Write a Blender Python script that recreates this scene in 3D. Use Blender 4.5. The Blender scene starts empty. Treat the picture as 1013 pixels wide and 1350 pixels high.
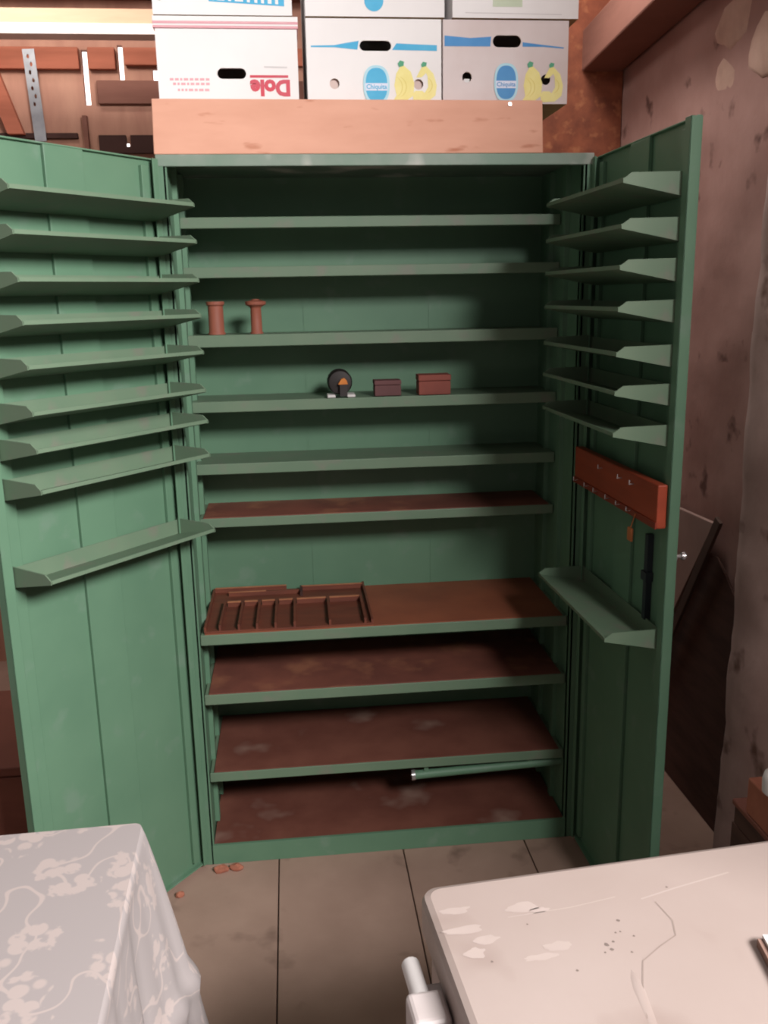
import bpy, bmesh, math, random
from mathutils import Vector, Matrix, noise
PI = math.pi
random.seed(7)
scene = bpy.context.scene
COL = scene.collection

# ------------------------------------------------------------------ helpers
class MB:
    """collects shapes into one mesh, several material slots"""
    def __init__(self):
        self.bm = bmesh.new(); self.mats = []
    def mi(self, m):
        if m not in self.mats: self.mats.append(m)
        return self.mats.index(m)
    def faces(self, vs, fs, m, M=None):
        k = self.mi(m)
        bv = [self.bm.verts.new((M @ Vector(v)) if M else v) for v in vs]
        for f in fs:
            try:
                q = self.bm.faces.new([bv[i] for i in f]); q.material_index = k
            except ValueError: pass
        return bv
    def box(self, x0, x1, y0, y1, z0, z1, m, M=None, bev=0.0):
        vs = [(x0,y0,z0),(x1,y0,z0),(x1,y1,z0),(x0,y1,z0),(x0,y0,z1),(x1,y0,z1),(x1,y1,z1),(x0,y1,z1)]
        fs = [(0,3,2,1),(4,5,6,7),(0,1,5,4),(1,2,6,5),(2,3,7,6),(3,0,4,7)]
        bv = self.faces(vs, fs, m, M)
        if bev > 0:
            es = set()
            for v in bv:
                for e in v.link_edges: es.add(e)
            r = bmesh.ops.bevel(self.bm, geom=list(es), offset=bev, segments=3, profile=0.5, affect='EDGES', material=self.mi(m))
    def prism(self, pts, axis, a, b, m, M=None):
        """polygon pts (2d) extruded along axis from a to b. axis 0: pts=(y,z); 1: pts=(x,z); 2: pts=(x,y)"""
        def P(p, w):
            return [(w,p[0],p[1]),(p[0],w,p[1]),(p[0],p[1],w)][axis]
        n = len(pts)
        vs = [P(p,a) for p in pts] + [P(p,b) for p in pts]
        fs = [tuple(range(n)), tuple(range(2*n-1,n-1,-1))] + [(i,(i+1)%n,n+(i+1)%n,n+i) for i in range(n)]
        self.faces(vs, fs, m, M)
    def tube(self, a, b, r, m, n=12, r2=None):
        a = Vector(a); b = Vector(b); d = (b-a).normalized()
        s = d.orthogonal().normalized(); t = d.cross(s); r2 = r if r2 is None else r2
        vs = [a + (s*math.cos(2*PI*i/n) + t*math.sin(2*PI*i/n))*r for i in range(n)]
        vs += [b + (s*math.cos(2*PI*i/n) + t*math.sin(2*PI*i/n))*r2 for i in range(n)]
        fs = [tuple(range(n))[::-1], tuple(range(n,2*n))] + [(i,(i+1)%n,n+(i+1)%n,n+i) for i in range(n)]
        self.faces(vs, fs, m)
    def lathe(self, prof, c, m, n=28, axis='z'):
        vs = []; fs = []
        for (r,h) in prof:
            for i in range(n):
                x, y = r*math.cos(2*PI*i/n), r*math.sin(2*PI*i/n)
                p = (x,y,h) if axis == 'z' else (x,h,y) if axis == 'y' else (h,x,y)
                vs.append((c[0]+p[0], c[1]+p[1], c[2]+p[2]))
        k = len(prof)
        for j in range(k-1):
            for i in range(n):
                fs.append((j*n+i, j*n+(i+1)%n, (j+1)*n+(i+1)%n, (j+1)*n+i))
        fs.append(tuple(range(n))); fs.append(tuple(range((k-1)*n, k*n)))
        self.faces(vs, fs, m)
    def build(self, name, parent=None, smooth=False, label=None, bevel=0.0):
        bmesh.ops.recalc_face_normals(self.bm, faces=self.bm.faces)
        me = bpy.data.meshes.new(name); self.bm.to_mesh(me); self.bm.free()
        for m in self.mats: me.materials.append(m)
        if smooth:
            for p in me.polygons: p.use_smooth = True
        o = bpy.data.objects.new(name, me); COL.objects.link(o)
        if parent: o.parent = parent
        if label: o['label'] = label
        if bevel:
            b = o.modifiers.new('Bevel','BEVEL'); b.width = bevel; b.segments = 2; b.limit_method = 'ANGLE'; b.angle_limit = 0.7
        if smooth:
            try:
                s = o.modifiers.new('Edges','EDGE_SPLIT'); s.split_angle = 0.7
            except Exception: pass
        return o

def tag(o, label, cat, group=None):
    o['label'] = label; o['category'] = cat
    if group: o['group'] = group
    return o
def thing(name, label, cat, loc=(0,0,0), rz=0, group=None):
    o = bpy.data.objects.new(name, None); COL.objects.link(o)
    o.location = loc; o.rotation_euler = (0,0,rz); o.empty_display_size = .05
    return tag(o, label, cat, group)
def struct(o):
    o['kind'] = 'structure'; return o

# ------------------------------------------------------------------ materials
def srgb(h):
    c = [int(h[i:i+2],16)/255 for i in (0,2,4)]
    return tuple(x/12.92 if x <= .04045 else ((x+.055)/1.055)**2.4 for x in c) + (1,)
def mat(name, c1, c2=None, scale=6, rough=.6, stretch=(1,1,1), detail=4, lo=.35, hi=.65, bump=0, metal=0, c3=None, s3=30, t3=(.62,.7), spec=.4, nrough=.55):
    m = bpy.data.materials.new(name); m.use_nodes = True
    nt = m.node_tree; N = nt.nodes; L = nt.links
    b = N['Principled BSDF']; b.inputs['Roughness'].default_value = rough; b.inputs['Metallic'].default_value = metal
    b.inputs['Specular IOR Level'].default_value = spec
    b.inputs['Base Color'].default_value = srgb(c1)
    if c2:
        tc = N.new('ShaderNodeTexCoord'); mp = N.new('ShaderNodeMapping'); mp.inputs['Scale'].default_value = stretch
        L.new(tc.outputs['Object'], mp.inputs['Vector'])
        n = N.new('ShaderNodeTexNoise'); n.inputs['Scale'].default_value = scale; n.inputs['Detail'].default_value = detail; n.inputs['Roughness'].default_value = nrough
        L.new(mp.outputs['Vector'], n.inputs['Vector'])
        r = N.new('ShaderNodeValToRGB'); r.color_ramp.elements[0].position = lo; r.color_ramp.elements[1].position = hi
        r.color_ramp.elements[0].color = srgb(c1); r.color_ramp.elements[1].color = srgb(c2)
        L.new(n.outputs['Fac'], r.inputs['Fac']); out = r.outputs['Color']
        if c3:
            n3 = N.new('ShaderNodeTexNoise'); n3.inputs['Scale'].default_value = s3; n3.inputs['Detail'].default_value = 3
            L.new(mp.outputs['Vector'], n3.inputs['Vector'])
            mr = N.new('ShaderNodeMapRange'); mr.inputs['From Min'].default_value = t3[0]; mr.inputs['From Max'].default_value = t3[1]
            L.new(n3.outputs['Fac'], mr.inputs['Value'])
            mx = N.new('ShaderNodeMix'); mx.data_type = 'RGBA'
            L.new(mr.outputs['Result'], mx.inputs['Factor']); L.new(out, mx.inputs['A']); mx.inputs['B'].default_value = srgb(c3)
            out = mx.outputs['Result']
        L.new(out, b.inputs['Base Color'])
        if bump:
            bp = N.new('ShaderNodeBump'); bp.inputs['Strength'].default_value = bump; bp.inputs['Distance'].default_value = .01
            L.new(n.outputs['Fac'], bp.inputs['Height']); L.new(bp.outputs['Normal'], b.inputs['Normal'])
    return m
M = {}
M['green'] = mat('green_enamel', '5b7d65', '61836a', scale=5, rough=.5, detail=5, c3='688470', s3=14, t3=(.6,.72), spec=.35)
M['green_shelf'] = mat('worn_green_enamel', '647b65', '6b7f69', scale=7, rough=.5, detail=5, c3='72796a', s3=16, t3=(.56,.72), spec=.35)
M['green_bare'] = mat('green_enamel_rubbed_bare', '6c8574', '879287', scale=5, rough=.5, stretch=(1,1,1), lo=.4, hi=.62, c3='c9c6bf', s3=5, t3=(.56,.66))
M['boardtop'] = mat('shelf_hardboard', '855042', '6f4238', scale=7, rough=.65, stretch=(1,1,1), detail=5, c3='94604a', s3=9, t3=(.55,.7))
M['worktop'] = mat('worktop_hardboard', '98583f', '864c38', scale=6, rough=.6, detail=5)
M['dustboard'] = mat('dusty_hardboard', '7c4c3e', '66392e', scale=5, rough=.75, detail=5, c3='8d6e62', s3=5, t3=(.6,.72))
M['divider'] = mat('sorting_tray_wood', '74402f', '64372b', scale=10, rough=.55, stretch=(1,4,4))
M['divider_lit_top'] = mat('sorting_tray_lit_edge', 'b87a58', 'a4684a', scale=14, rough=.5)  # lighter copy of the tray wood, standing for light on its edges
M['plywood'] = mat('pinkish_plywood', 'dfa890', 'd49c84', scale=3.5, rough=.7, stretch=(1,1,4), detail=6, c3='b9775c', s3=9, t3=(.63,.75))
M['osb'] = mat('chipboard', '9a5a40', '7c4634', scale=16, rough=.8, detail=6, bump=.3, c3='b0714f', s3=22, t3=(.55,.7))
M['plaster'] = mat('old_plaster', 'ac887f', '99756c', scale=4, rough=.95, detail=8, bump=.5, c3='63463f', s3=11, t3=(.62,.74))
M['plaster_lit'] = mat('lit_plaster', 'd2b5ad', 'bea098', scale=5, rough=.95, detail=8, bump=.5, c3='7a5c50', s3=10, t3=(.62,.74))  # lighter plaster copy; light on the near wall put into its colour
M['stone'] = mat('exposed_stone', 'cbab9b', 'b59585', scale=9, rough=.9, detail=6, bump=.3)
M['floor'] = mat('concrete_slab', 'aa8d7e', '997d6f', scale=3.5, rough=.9, detail=8, bump=.12, c3='80675b', s3=8, t3=(.6,.74))
M['joint'] = mat('slab_joint_dirt', '5a4840', '4a3b35', scale=20, rough=1)
M['plank'] = mat('barn_plank', 'bd8e78', 'a87866', scale=3, rough=.85, stretch=(5,1,1.2), detail=6, lo=.3, hi=.7)
M['plankred'] = mat('barn_plank_red', 'bb6e55', 'a66049', scale=3, rough=.8, stretch=(1,1,6), detail=6)
M['plankdark'] = mat('barn_plank_dark', '84594c', '744c40', scale=3, rough=.9, stretch=(1,1,5), detail=6)
M['gap'] = mat('dark_wood', '4a322d', '3e2a26', scale=8, rough=1)
M['pine'] = mat('fresh_pine', 'd6a88c', 'c89a7e', scale=3, rough=.7, stretch=(1,1,7), detail=6)
M['lath'] = mat('sunlit_edge_white', 'f0e2dc', 'e6d5cd', scale=6, rough=.7)  # white stands for sunlight on the beam's lower edge
M['card'] = mat('white_cardboard', 'eceae9', 'e6e3e2', scale=4, rough=.75)
M['card_dust_shade'] = mat('dusty_shaded_cardboard', 'dcd2d1', 'cfc0bd', scale=4, rough=.8)  # dust plus the dimmer light at the right, put into one colour
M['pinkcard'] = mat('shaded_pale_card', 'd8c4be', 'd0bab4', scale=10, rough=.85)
M['offcut'] = mat('brown_shaded_side', '94766a', '866a5e', scale=8, rough=.85)  # brown stands for shade on the slab's side
M['kraft'] = mat('kraft_cardboard', 'a98a62', '98794f', scale=9, rough=.85)
M['redprint'] = mat('red_print', 'cb4d5c', 'c65866', scale=30, rough=.7)
M['pinkprint'] = mat('pale_red_print', 'dda3ab', 'dcaab1', scale=40, rough=.7)
M['blueprint'] = mat('blue_print', '3ea6d2', '4fb0d8', scale=12, rough=.6)
M['blueprint_pale'] = mat('pale_blue_print', 'a5d4e4', 'b5dce8', scale=12, rough=.6)
M['blue_deep'] = mat('deep_blue_print', '3e86c2', '4a90c8', scale=12, rough=.6)
M['band'] = mat('pale_lilac_print', 'd5dcf0', 'dfe4f2', scale=20, rough=.7)
M['yellow'] = mat('yellow_print', 'efe6a0', 'e8dc8a', scale=18, rough=.7)
M['yellow2'] = mat('yellow_print_shade', 'dccc74', 'e2d480', scale=18, rough=.7)
M['stem'] = mat('green_print', '4f9c78', '5fa684', scale=18, rough=.7)
M['greenlabel'] = mat('pale_green_print', 'bccab0', 'c6d2ba', scale=18, rough=.7)
M['greyprint'] = mat('grey_print', 'c9c6c6', 'd2cfcf', scale=20, rough=.7)
M['spool'] = mat('reddish_wood', 'a0604c', '8a4f3f', scale=8, rough=.6, stretch=(3,3,.6))
M['boxwood'] = mat('dull_red_box', '8c4a3e', '7b4036', scale=8, rough=.7)
M['boxdark'] = mat('dark_maroon_box', '6a4444', '5c3b3b', scale=8, rough=.7)
M['black'] = mat('black_metal', '2b2625', '353030', scale=10, rough=.5, metal=.3)
M['copper'] = mat('orange_copper', 'd08038', 'bf7030', scale=14, rough=.4)
M['whiteplastic'] = mat('white_plastic', 'dcd8d6', 'cfcac8', scale=8, rough=.45)
M['rack'] = mat('orange_stained_wood', 'a8492f', '953f29', scale=4, rough=.5, stretch=(1,1,6), detail=5)
M['rackdark'] = mat('dark_orange_wood', '8a3826', '7c3222', scale=4, rough=.5)
M['tagwood'] = mat('light_orange_wood', 'c57a48', 'b66c3e', scale=10, rough=.6)
M['steel'] = mat('galvanised_steel', 'a8a9ad', '8f9196', scale=14, rough=.45, metal=.6)
M['chrome'] = mat('bright_steel', 'd4d0d0', 'c4c0c0', scale=14, rough=.25, metal=.7)
M['freezer'] = mat('scuffed_white_enamel', 'aa9b95', 'a1918a', scale=3, rough=.4, detail=7, lo=.3, hi=.7, c3='988780', s3=6, t3=(.6,.72), spec=.4)
M['scuff'] = mat('bright_scuff', 'b3a49e', 'ae9f99', scale=20, rough=.5)
M['grime'] = mat('dark_speck', '6d605b', '7d706a', scale=20, rough=.9)
M['crease'] = mat('grey_scratch', '8c7d76', '95867f', scale=20, rough=.9)
M['latch'] = mat('pale_grey_plastic', 'c3b9b7', 'b8aeac', scale=8, rough=.4)
M['bolt'] = mat('dark_steel', '30353c', '3a3f46', scale=9, rough=.5, metal=.4)
M['chest'] = mat('reddish_brown_board', '8a5648', '7a4a3e', scale=3, rough=.7, stretch=(1,1,5))
M['lean'] = mat('dusty_board', 'a88e85', '997e76', scale=4, rough=.9, stretch=(2,1,1), detail=6)
M['leandark'] = mat('old_dark_lath', '5d4a42', '4d3d37', scale=5, rough=.9)
M['brick'] = mat('brick_red', 'b0705a', '9c604c', scale=12, rough=.95, bump=.3)
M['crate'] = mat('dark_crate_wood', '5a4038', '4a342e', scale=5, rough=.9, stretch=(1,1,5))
M['tablewood'] = mat('table_wood', '8a6a50', '785a42', scale=4, rough=.6)

def damask():
    m = bpy.data.materials.new('floral_damask'); m.use_nodes = True
    nt = m.node_tree; N = nt.nodes; L = nt.links; b = N['Principled BSDF']
    b.inputs['Roughness'].default_value = .75; b.inputs['Specular IOR Level'].default_value = .2
    tc = N.new('ShaderNodeTexCoord')
    uv = tc.outputs['UV']
    nz = N.new('ShaderNodeTexNoise'); nz.inputs['Scale'].default_value = 42; nz.inputs['Detail'].default_value = 2
    L.new(uv, nz.inputs['Vector'])
    off = N.new('ShaderNodeVectorMath'); off.operation = 'MULTIPLY_ADD'
    off.inputs[1].default_value = (.04,.04,.04); off.inputs[2].default_value = (0,0,0)
    L.new(nz.outputs['Color'], off.inputs[0])
    ad = N.new('ShaderNodeVectorMath'); ad.operation = 'ADD'
    L.new(uv, ad.inputs[0]); L.new(off.outputs[0], ad.inputs[1])
    # flower heads: warped voronoi cells, radius by petals
    vo = N.new('ShaderNodeTexVoronoi'); vo.feature = 'F1'; vo.inputs['Scale'].default_value = 11.5; vo.inputs['Randomness'].default_value = .75
    L.new(ad.outputs[0], vo.inputs['Vector'])
    ns = N.new('ShaderNodeTexNoise'); ns.inputs['Scale'].default_value = 60; ns.inputs['Detail'].default_value = 3
    L.new(uv, ns.inputs['Vector'])
    s1 = N.new('ShaderNodeMath'); s1.operation = 'MULTIPLY_ADD'; s1.inputs[1].default_value = .45; s1.inputs[2].default_value = -.225
    L.new(ns.outputs['Fac'], s1.inputs[0])
    s2 = N.new('ShaderNodeMath'); s2.operation = 'ADD'; L.new(vo.outputs['Distance'], s2.inputs[0]); L.new(s1.outputs[0], s2.inputs[1])
    r1 = N.new('ShaderNodeMapRange'); r1.inputs['From Min'].default_value = .40; r1.inputs['From Max'].default_value = .34
    L.new(s2.outputs[0], r1.inputs['Value'])
    # trailing stems
    n2 = N.new('ShaderNodeTexNoise'); n2.inputs['Scale'].default_value = 9; n2.inputs['Detail'].default_value = 1
    L.new(uv, n2.inputs['Vector'])
    a2 = N.new('ShaderNodeMath'); a2.operation = 'SUBTRACT'; a2.inputs[1].default_value = .5; L.new(n2.outputs['Fac'], a2.inputs[0])
    b2 = N.new('ShaderNodeMath'); b2.operation = 'ABSOLUTE'; L.new(a2.outputs[0], b2.inputs[0])
    r2 = N.new('ShaderNodeMapRange'); r2.inputs['From Min'].default_value = .012; r2.inputs['From Max'].default_value = .006
    L.new(b2.outputs[0], r2.inputs['Value'])
    v2 = N.new('ShaderNodeTexVoronoi'); v2.inputs['Scale'].default_value = 44; v2.inputs['Randomness'].default_value = .8; L.new(uv, v2.inputs['Vector'])
    r3 = N.new('ShaderNodeMapRange'); r3.inputs['From Min'].default_value = .60; r3.inputs['From Max'].default_value = .50
    L.new(v2.outputs['Distance'], r3.inputs['Value'])
    pm = N.new('ShaderNodeMath'); pm.operation = 'MULTIPLY'; L.new(r1.outputs['Result'], pm.inputs[0]); L.new(r3.outputs['Result'], pm.inputs[1])
    mxx = N.new('ShaderNodeMath'); mxx.operation = 'MAXIMUM'; L.new(pm.outputs[0], mxx.inputs[0]); L.new(r2.outputs['Result'], mxx.inputs[1])
    mx = N.new('ShaderNodeMix'); mx.data_type = 'RGBA'
    L.new(mxx.outputs[0], mx.inputs['Factor']); mx.inputs['A'].default_value = srgb('a59d9c'); mx.inputs['B'].default_value = srgb('b9aca8')
    L.new(mx.outputs['Result'], b.inputs['Base Color'])
    return m
M['damask'] = damask()

def text_mesh(s, size, bold=.02):
    c = bpy.data.curves.new('lettering', 'FONT'); c.body = s; c.size = size; c.align_x = 'CENTER'; c.align_y = 'CENTER'; c.resolution_u = 3
    c.offset = size*bold
    o = bpy.data.objects.new('lettering', c); COL.objects.link(o)
    dg = bpy.context.evaluated_depsgraph_get(); dg.update()
    me = bpy.data.meshes.new_from_object(o.evaluated_get(dg))
    vs = [tuple(v.co) for v in me.vertices]; fs = [tuple(p.vertices) for p in me.polygons]
    bpy.data.objects.remove(o); bpy.data.curves.remove(c); bpy.data.meshes.remove(me)
    return vs, fs

# ------------------------------------------------------------------ camera (solved from the cabinet's geometry)
cam_d = bpy.data.cameras.new('camera'); cam = bpy.data.objects.new('camera', cam_d); COL.objects.link(cam)
yaw, pitch, roll, fpx = 0.1000, 0.2356, -0.0190, 1189.4
cy, sy, cp, sp = math.cos(yaw), math.sin(yaw), math.cos(pitch), math.sin(pitch)
f = Vector((sy*cp, cy*cp, -sp)); r = Vector((cy, -sy, 0)); u = r.cross(f)
r2 = r*math.cos(roll) + u*math.sin(roll); u2 = -r*math.sin(roll) + u*math.cos(roll)
cam.matrix_world = Matrix(((r2.x,u2.x,-f.x,-0.232),(r2.y,u2.y,-f.y,-2.2484),(r2.z,u2.z,-f.z,1.5274),(0,0,0,1)))
cam_d.sensor_fit = 'AUTO'; cam_d.sensor_width = 36; cam_d.lens = fpx*36/1350
cam_d.clip_start = .02
scene.camera = cam

# ------------------------------------------------------------------ setting
# floor: long concrete slabs
b = MB()
b.box(-2.62, 2.9, -6.6, 1.75, -.08, -.012, M['joint'])
x = -2.42
xs = []
while x < 2.6:
    xs.append(x); x += .35
rows = [-6.6, -5.4, -4.2, -3.0, -1.85, -.70, .62, 1.75]
for i, x in enumerate(xs):
    o = (i % 2)*.0
    for k in range(len(rows)-1):
        g = .0016
        b.box(x+g, x+.35-g, rows[k]+.001, rows[k+1]-.001, -.02, 0+random.uniform(-.0015,0), M['floor'], bev=.002)
floor = struct(b.build('floor'))

def rough_wall(name, fx, u0, u1, v0, v1, nu, nv, amp, m, seed, thick=.2, sign=1, edge=0, extra=None):
    """wall facing -X at x=fx, spanning y u0..u1, z v0..v1, lumpy; edge = raggedness of the u1 end"""
    b = MB(); vs = []; fs = []
    for j in range(nv+1):
        for i in range(nu+1):
            y = u0+(u1-u0)*i/nu; z = v0+(v1-v0)*j/nv
            d = amp*(noise.noise(Vector((y*5+seed,z*5,seed))) + .5*noise.noise(Vector((y*14,z*14+seed,1))) + .25*noise.noise(Vector((y*33,z*33,seed))))
            yy = y
            if edge and i == nu:
                yy += edge*(noise.noise(Vector((z*6,seed,2))) + .6*noise.noise(Vector((z*17,seed,5))))
                d += .012
            vs.append((fx+d, yy, z))
    W = nu+1
    for j in range(nv):
        for i in range(nu):
            fs.append((j*W+i, j*W+i+1, (j+1)*W+i+1, (j+1)*W+i))
    base = len(vs)
    vs += [(fx+thick, vs[j*W+nu][1]+.0, vs[j*W+nu][2]) for j in range(nv+1)]      # the return at the far end
    for j in range(nv):
        fs.append((j*W+nu, base+j, base+j+1, (j+1)*W+nu))
    b.faces(vs, fs, m)
    if extra: extra(b)
    o = b.build(name, smooth=False)
    for p in o.data.polygons: p.use_smooth = True
    return struct(o)
def stones(b):
    def lump(y, z, ry, rz, dep, sd):
        n, k = 14, 5
        vs = []; fs = []
        for j in range(k):
            q = j/(k-1)*PI/2
            for i in range(n):
                a = 2*PI*i/n; w = 1+.45*noise.noise(Vector((math.cos(a)*1.3+sd, math.sin(a)*1.3, sd)))
                vs.append((.955-dep*math.sin(q), y+ry*w*math.cos(q)**.5*math.cos(a), z+rz*w*math.cos(q)**.5*math.sin(a)))
        for j in range(k-1):
            for i in range(n): fs.append((j*n+i, j*n+(i+1)%n, (j+1)*n+(i+1)%n, (j+1)*n+i))
        b.faces(vs, fs, M['stone'])
    lump(.02, 2.10, .11, .075, .010, 1.0)
    lump(.20, 2.20, .11, .06, .008, 2.0)
    lump(-.05, 2.27, .13, .07, .010, 3.0)
    lump(.24, 2.06, .08, .06, .006, 4.0)
rough_wall('wall_right', .95, -.95, 1.7, -.02, 2.75, 70, 70, .008, M['plaster'], 3.1, extra=stones)
rough_wall('wall_front_right', .75, -1.70, -.375, -.02, 2.75, 70, 80, .010, M['plaster_lit'], 8.7, thick=.25, edge=.012)  # near end, out of view, lengthened to block light from the cabinet's right

# far wall of upright planks with daylight gaps
b = MB()
Y0, Y1 = 1.60, 1.63
gaps = [(-.974,-.952,2.262,2.457,-.966,-.972), (-.838,-.818,2.352,2.474,0,0), (-.711,-.69,2.345,2.392,0,0), (-.826,-.812,2.110,2.125,0,0), (-1.30,-1.288,2.22,2.26,0,0)]
edges = [-2.6, -1.30, -.974, -.838, -.711, -.55]
cells = []
prev = -2.6
cuts = sorted([(g[0], g[1]) for g in gaps if g[0] != -.826])
for (a, c) in cuts:
    b.box(prev, a, Y0, Y1, -.02, 2.7, M['plank']); prev = c
b.box(prev, 1.2, Y0, Y1, -.02, 2.7, M['plank'])
for (a, c, z0, z1, _, _) in gaps:
    if a == -.826: continue
    if a == -.838:     # this joint has a second small hole low down
        b.box(a, c, Y0, Y1, -.02, 2.11, M['plank']); b.box(a, c, Y0, Y1, 2.126, z0, M['plank'])
    else:
        b.box(a, c, Y0, Y1, -.02, z0, M['plank'])
    b.box(a, c, Y0, Y1, z1, 2.7, M['plank'])
# faint seams: shallow battens
struct(b.build('wall_back'))
def trim(n, *a):
    b = MB(); b.box(*a); return struct(b.build('trim_%d' % n, bevel=.003))
trim(1, -2.6, -.98, 1.575, 1.598, 2.385, 2.462, M['plankred'])
trim(2, -.945, -.845, 1.575, 1.598, 2.385, 2.462, M['plankred'])
trim(3, -.81, 1.1, 1.575, 1.598, 2.40, 2.462, M['plankred'])
trim(4, -.92, 1.1, 1.57, 1.598, 2.262, 2.345, M['plankdark'])
b = MB(); b.box(-.93, -.828, 1.575, 1.598, 2.085, 2.15, M['gap']); b.box(-.81, 1.0, 1.575, 1.598, 2.085, 2.15, M['gap']); b.box(-.828, -.81, 1.575, 1.598, 2.085, 2.108, M['gap']); struct(b.build('trim_5'))
b = MB(); b.box(-2.5, -1.01, 1.575, 1.598, 2.14, 2.158, M['gap']); struct(b.build('trim_6'))
b = MB()       # slanting brace in the far corner
b.prism([(-1.36,2.46),(-1.30,2.46),(-1.20,2.15),(-1.26,2.15)], 1, 1.54, 1.572, M['plankred']); struct(b.build('trim_7'))
b = MB(); b.box(-.985, -.968, 1.57, 1.598, 2.08, 2.22, M['plankdark']); struct(b.build('trim_8'))
# pine tie beam; its sunlit lower edge is a separate whitish strip
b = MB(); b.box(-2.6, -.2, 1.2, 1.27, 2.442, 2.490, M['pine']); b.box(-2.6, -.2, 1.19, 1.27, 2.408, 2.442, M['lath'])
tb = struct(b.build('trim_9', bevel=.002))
# ceiling boards
b = MB()
for k in range(14):
    b.box(-2.6+.27*k, -2.6+.27*k+.266, 1.3, 1.75, 2.63, 2.66, M['plankdark'])
struct(b.build('ceiling'))
# wall plate beam along the right wall
b = MB()
b.prism([(1.25,2.24),(1.25,2.37),(-.75,2.50),(-.75,2.37)], 0, .80, .94, M['plankdark'])
struct(b.build('trim_10', bevel=.006))
# chipboard lining behind the boxes
b = MB(); b.box(.15, .945, 1.0, 1.018, 0, 2.62, M['osb']); struct(b.build('wall_chipboard'))

# ------------------------------------------------------------------ the green steel cabinet
W2 = .5
cab = thing('steel_cabinet', 'large green steel tool cabinet with both doors open and many shelves', 'cabinet')
G = M['green']; GS = M['green_shelf']
for s in (-1, 1):
    b = MB()
    b.box(min(s*.5,s*.504), max(s*.5,s*.504), .004, .39, .004, 1.85, G)
    for (y0, y1) in ((.118,.142),(.262,.286)):         # slotted uprights pressed into the side
        b.box(min(s*.5,s*.488), max(s*.5,s*.488), y0, y1, .06, 1.84, G)
    b.build('side_panel', cab)
    b = MB()
    b.box(min(s*.5,s*.52), max(s*.5,s*.52), 0, .004, 0, 1.85, G)
    b.box(min(s*.5,s*.5035), max(s*.5,s*.5035), 0, .035, 0, 1.85, G)
    b.box(min(s*.496,s*.5), max(s*.496,s*.5), .004, .010, 0.05, 1.83, G)
    b.build('front_post', cab)
b = MB(); b.box(-.505, .505, .386, .391, .0, 1.852, G)
for x in (-.18, .18): b.box(x-.008, x+.008, .3845, .386, .05, 1.83, G)
b.build('back_panel', cab)
b = MB(); b.box(-.52, .52, .0, .391, 1.846, 1.852, M['green_bare']); b.box(-.52, .52, -.001, .012, 1.8255, 1.852, M['green_bare'])
b.build('top_rail', cab, bevel=.002, label='top rail with a patch rubbed to pale bare metal')
b = MB(); b.box(-.5, .5, .0, .008, .0, .058, G); b.build('plinth', cab)

def shelf(z, y0, h, board, name='shelf', lip=.02):
    b = MB()
    b.box(-.4975, .4975, y0, y0+.004, z-h, z, GS)                   # fascia
    b.box(-.4975, .4975, y0+.004, .3855, z-.006, z-.002, GS)         # sheet
    b.box(-.4975, .4975, y0+.004, y0+lip, z-h, z-h+.003, GS)        # returned lip
    o = b.build(name, cab, bevel=.0015)
    if board:
        b = MB(); b.box(-.486, .486, y0+.005, .383, z-.002, z+.0015, board)
        b.build('shelf_board', o, label='brown hardboard shelf lining')
    return o
for z, h, bd in ((1.7287,.027,None),(1.606,.027,None),(1.4338,.031,None),(1.26,.029,None),(1.0914,.029,None),(.9402,.026,M['boardtop'])):
    shelf(z, .1915, h, bd)
shelf(.6617, .0335, .029, M['worktop'])
shelf(.4908, .0335, .029, M['boardtop'])
shelf(.2593, .0335, .027, M['dustboard'])
b = MB(); b.box(-.498, .498, .008, .3855, .048, .054, GS); o = b.build('bottom_shelf', cab)
b = MB(); b.box(-.496, .496, .009, .384, .054, .057, M['dustboard']); b.build('shelf_board', o, label='dusty brown hardboard lining')
b = MB(); b.tube((.066,.06,.196), (.499,.06,.210), .013, M['green'], 14); b.tube((.064,.06,.1959), (.074,.06,.1962), .0155, M['chrome'], 14)
b.box(.10,.112,.052,.068,.205,.235,M['green']); b.box(.40,.412,.052,.068,.212,.235,M['green'])
b.build('rail_tube', cab, smooth=True, label='thin tube fixed under the lowest loose shelf')

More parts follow.
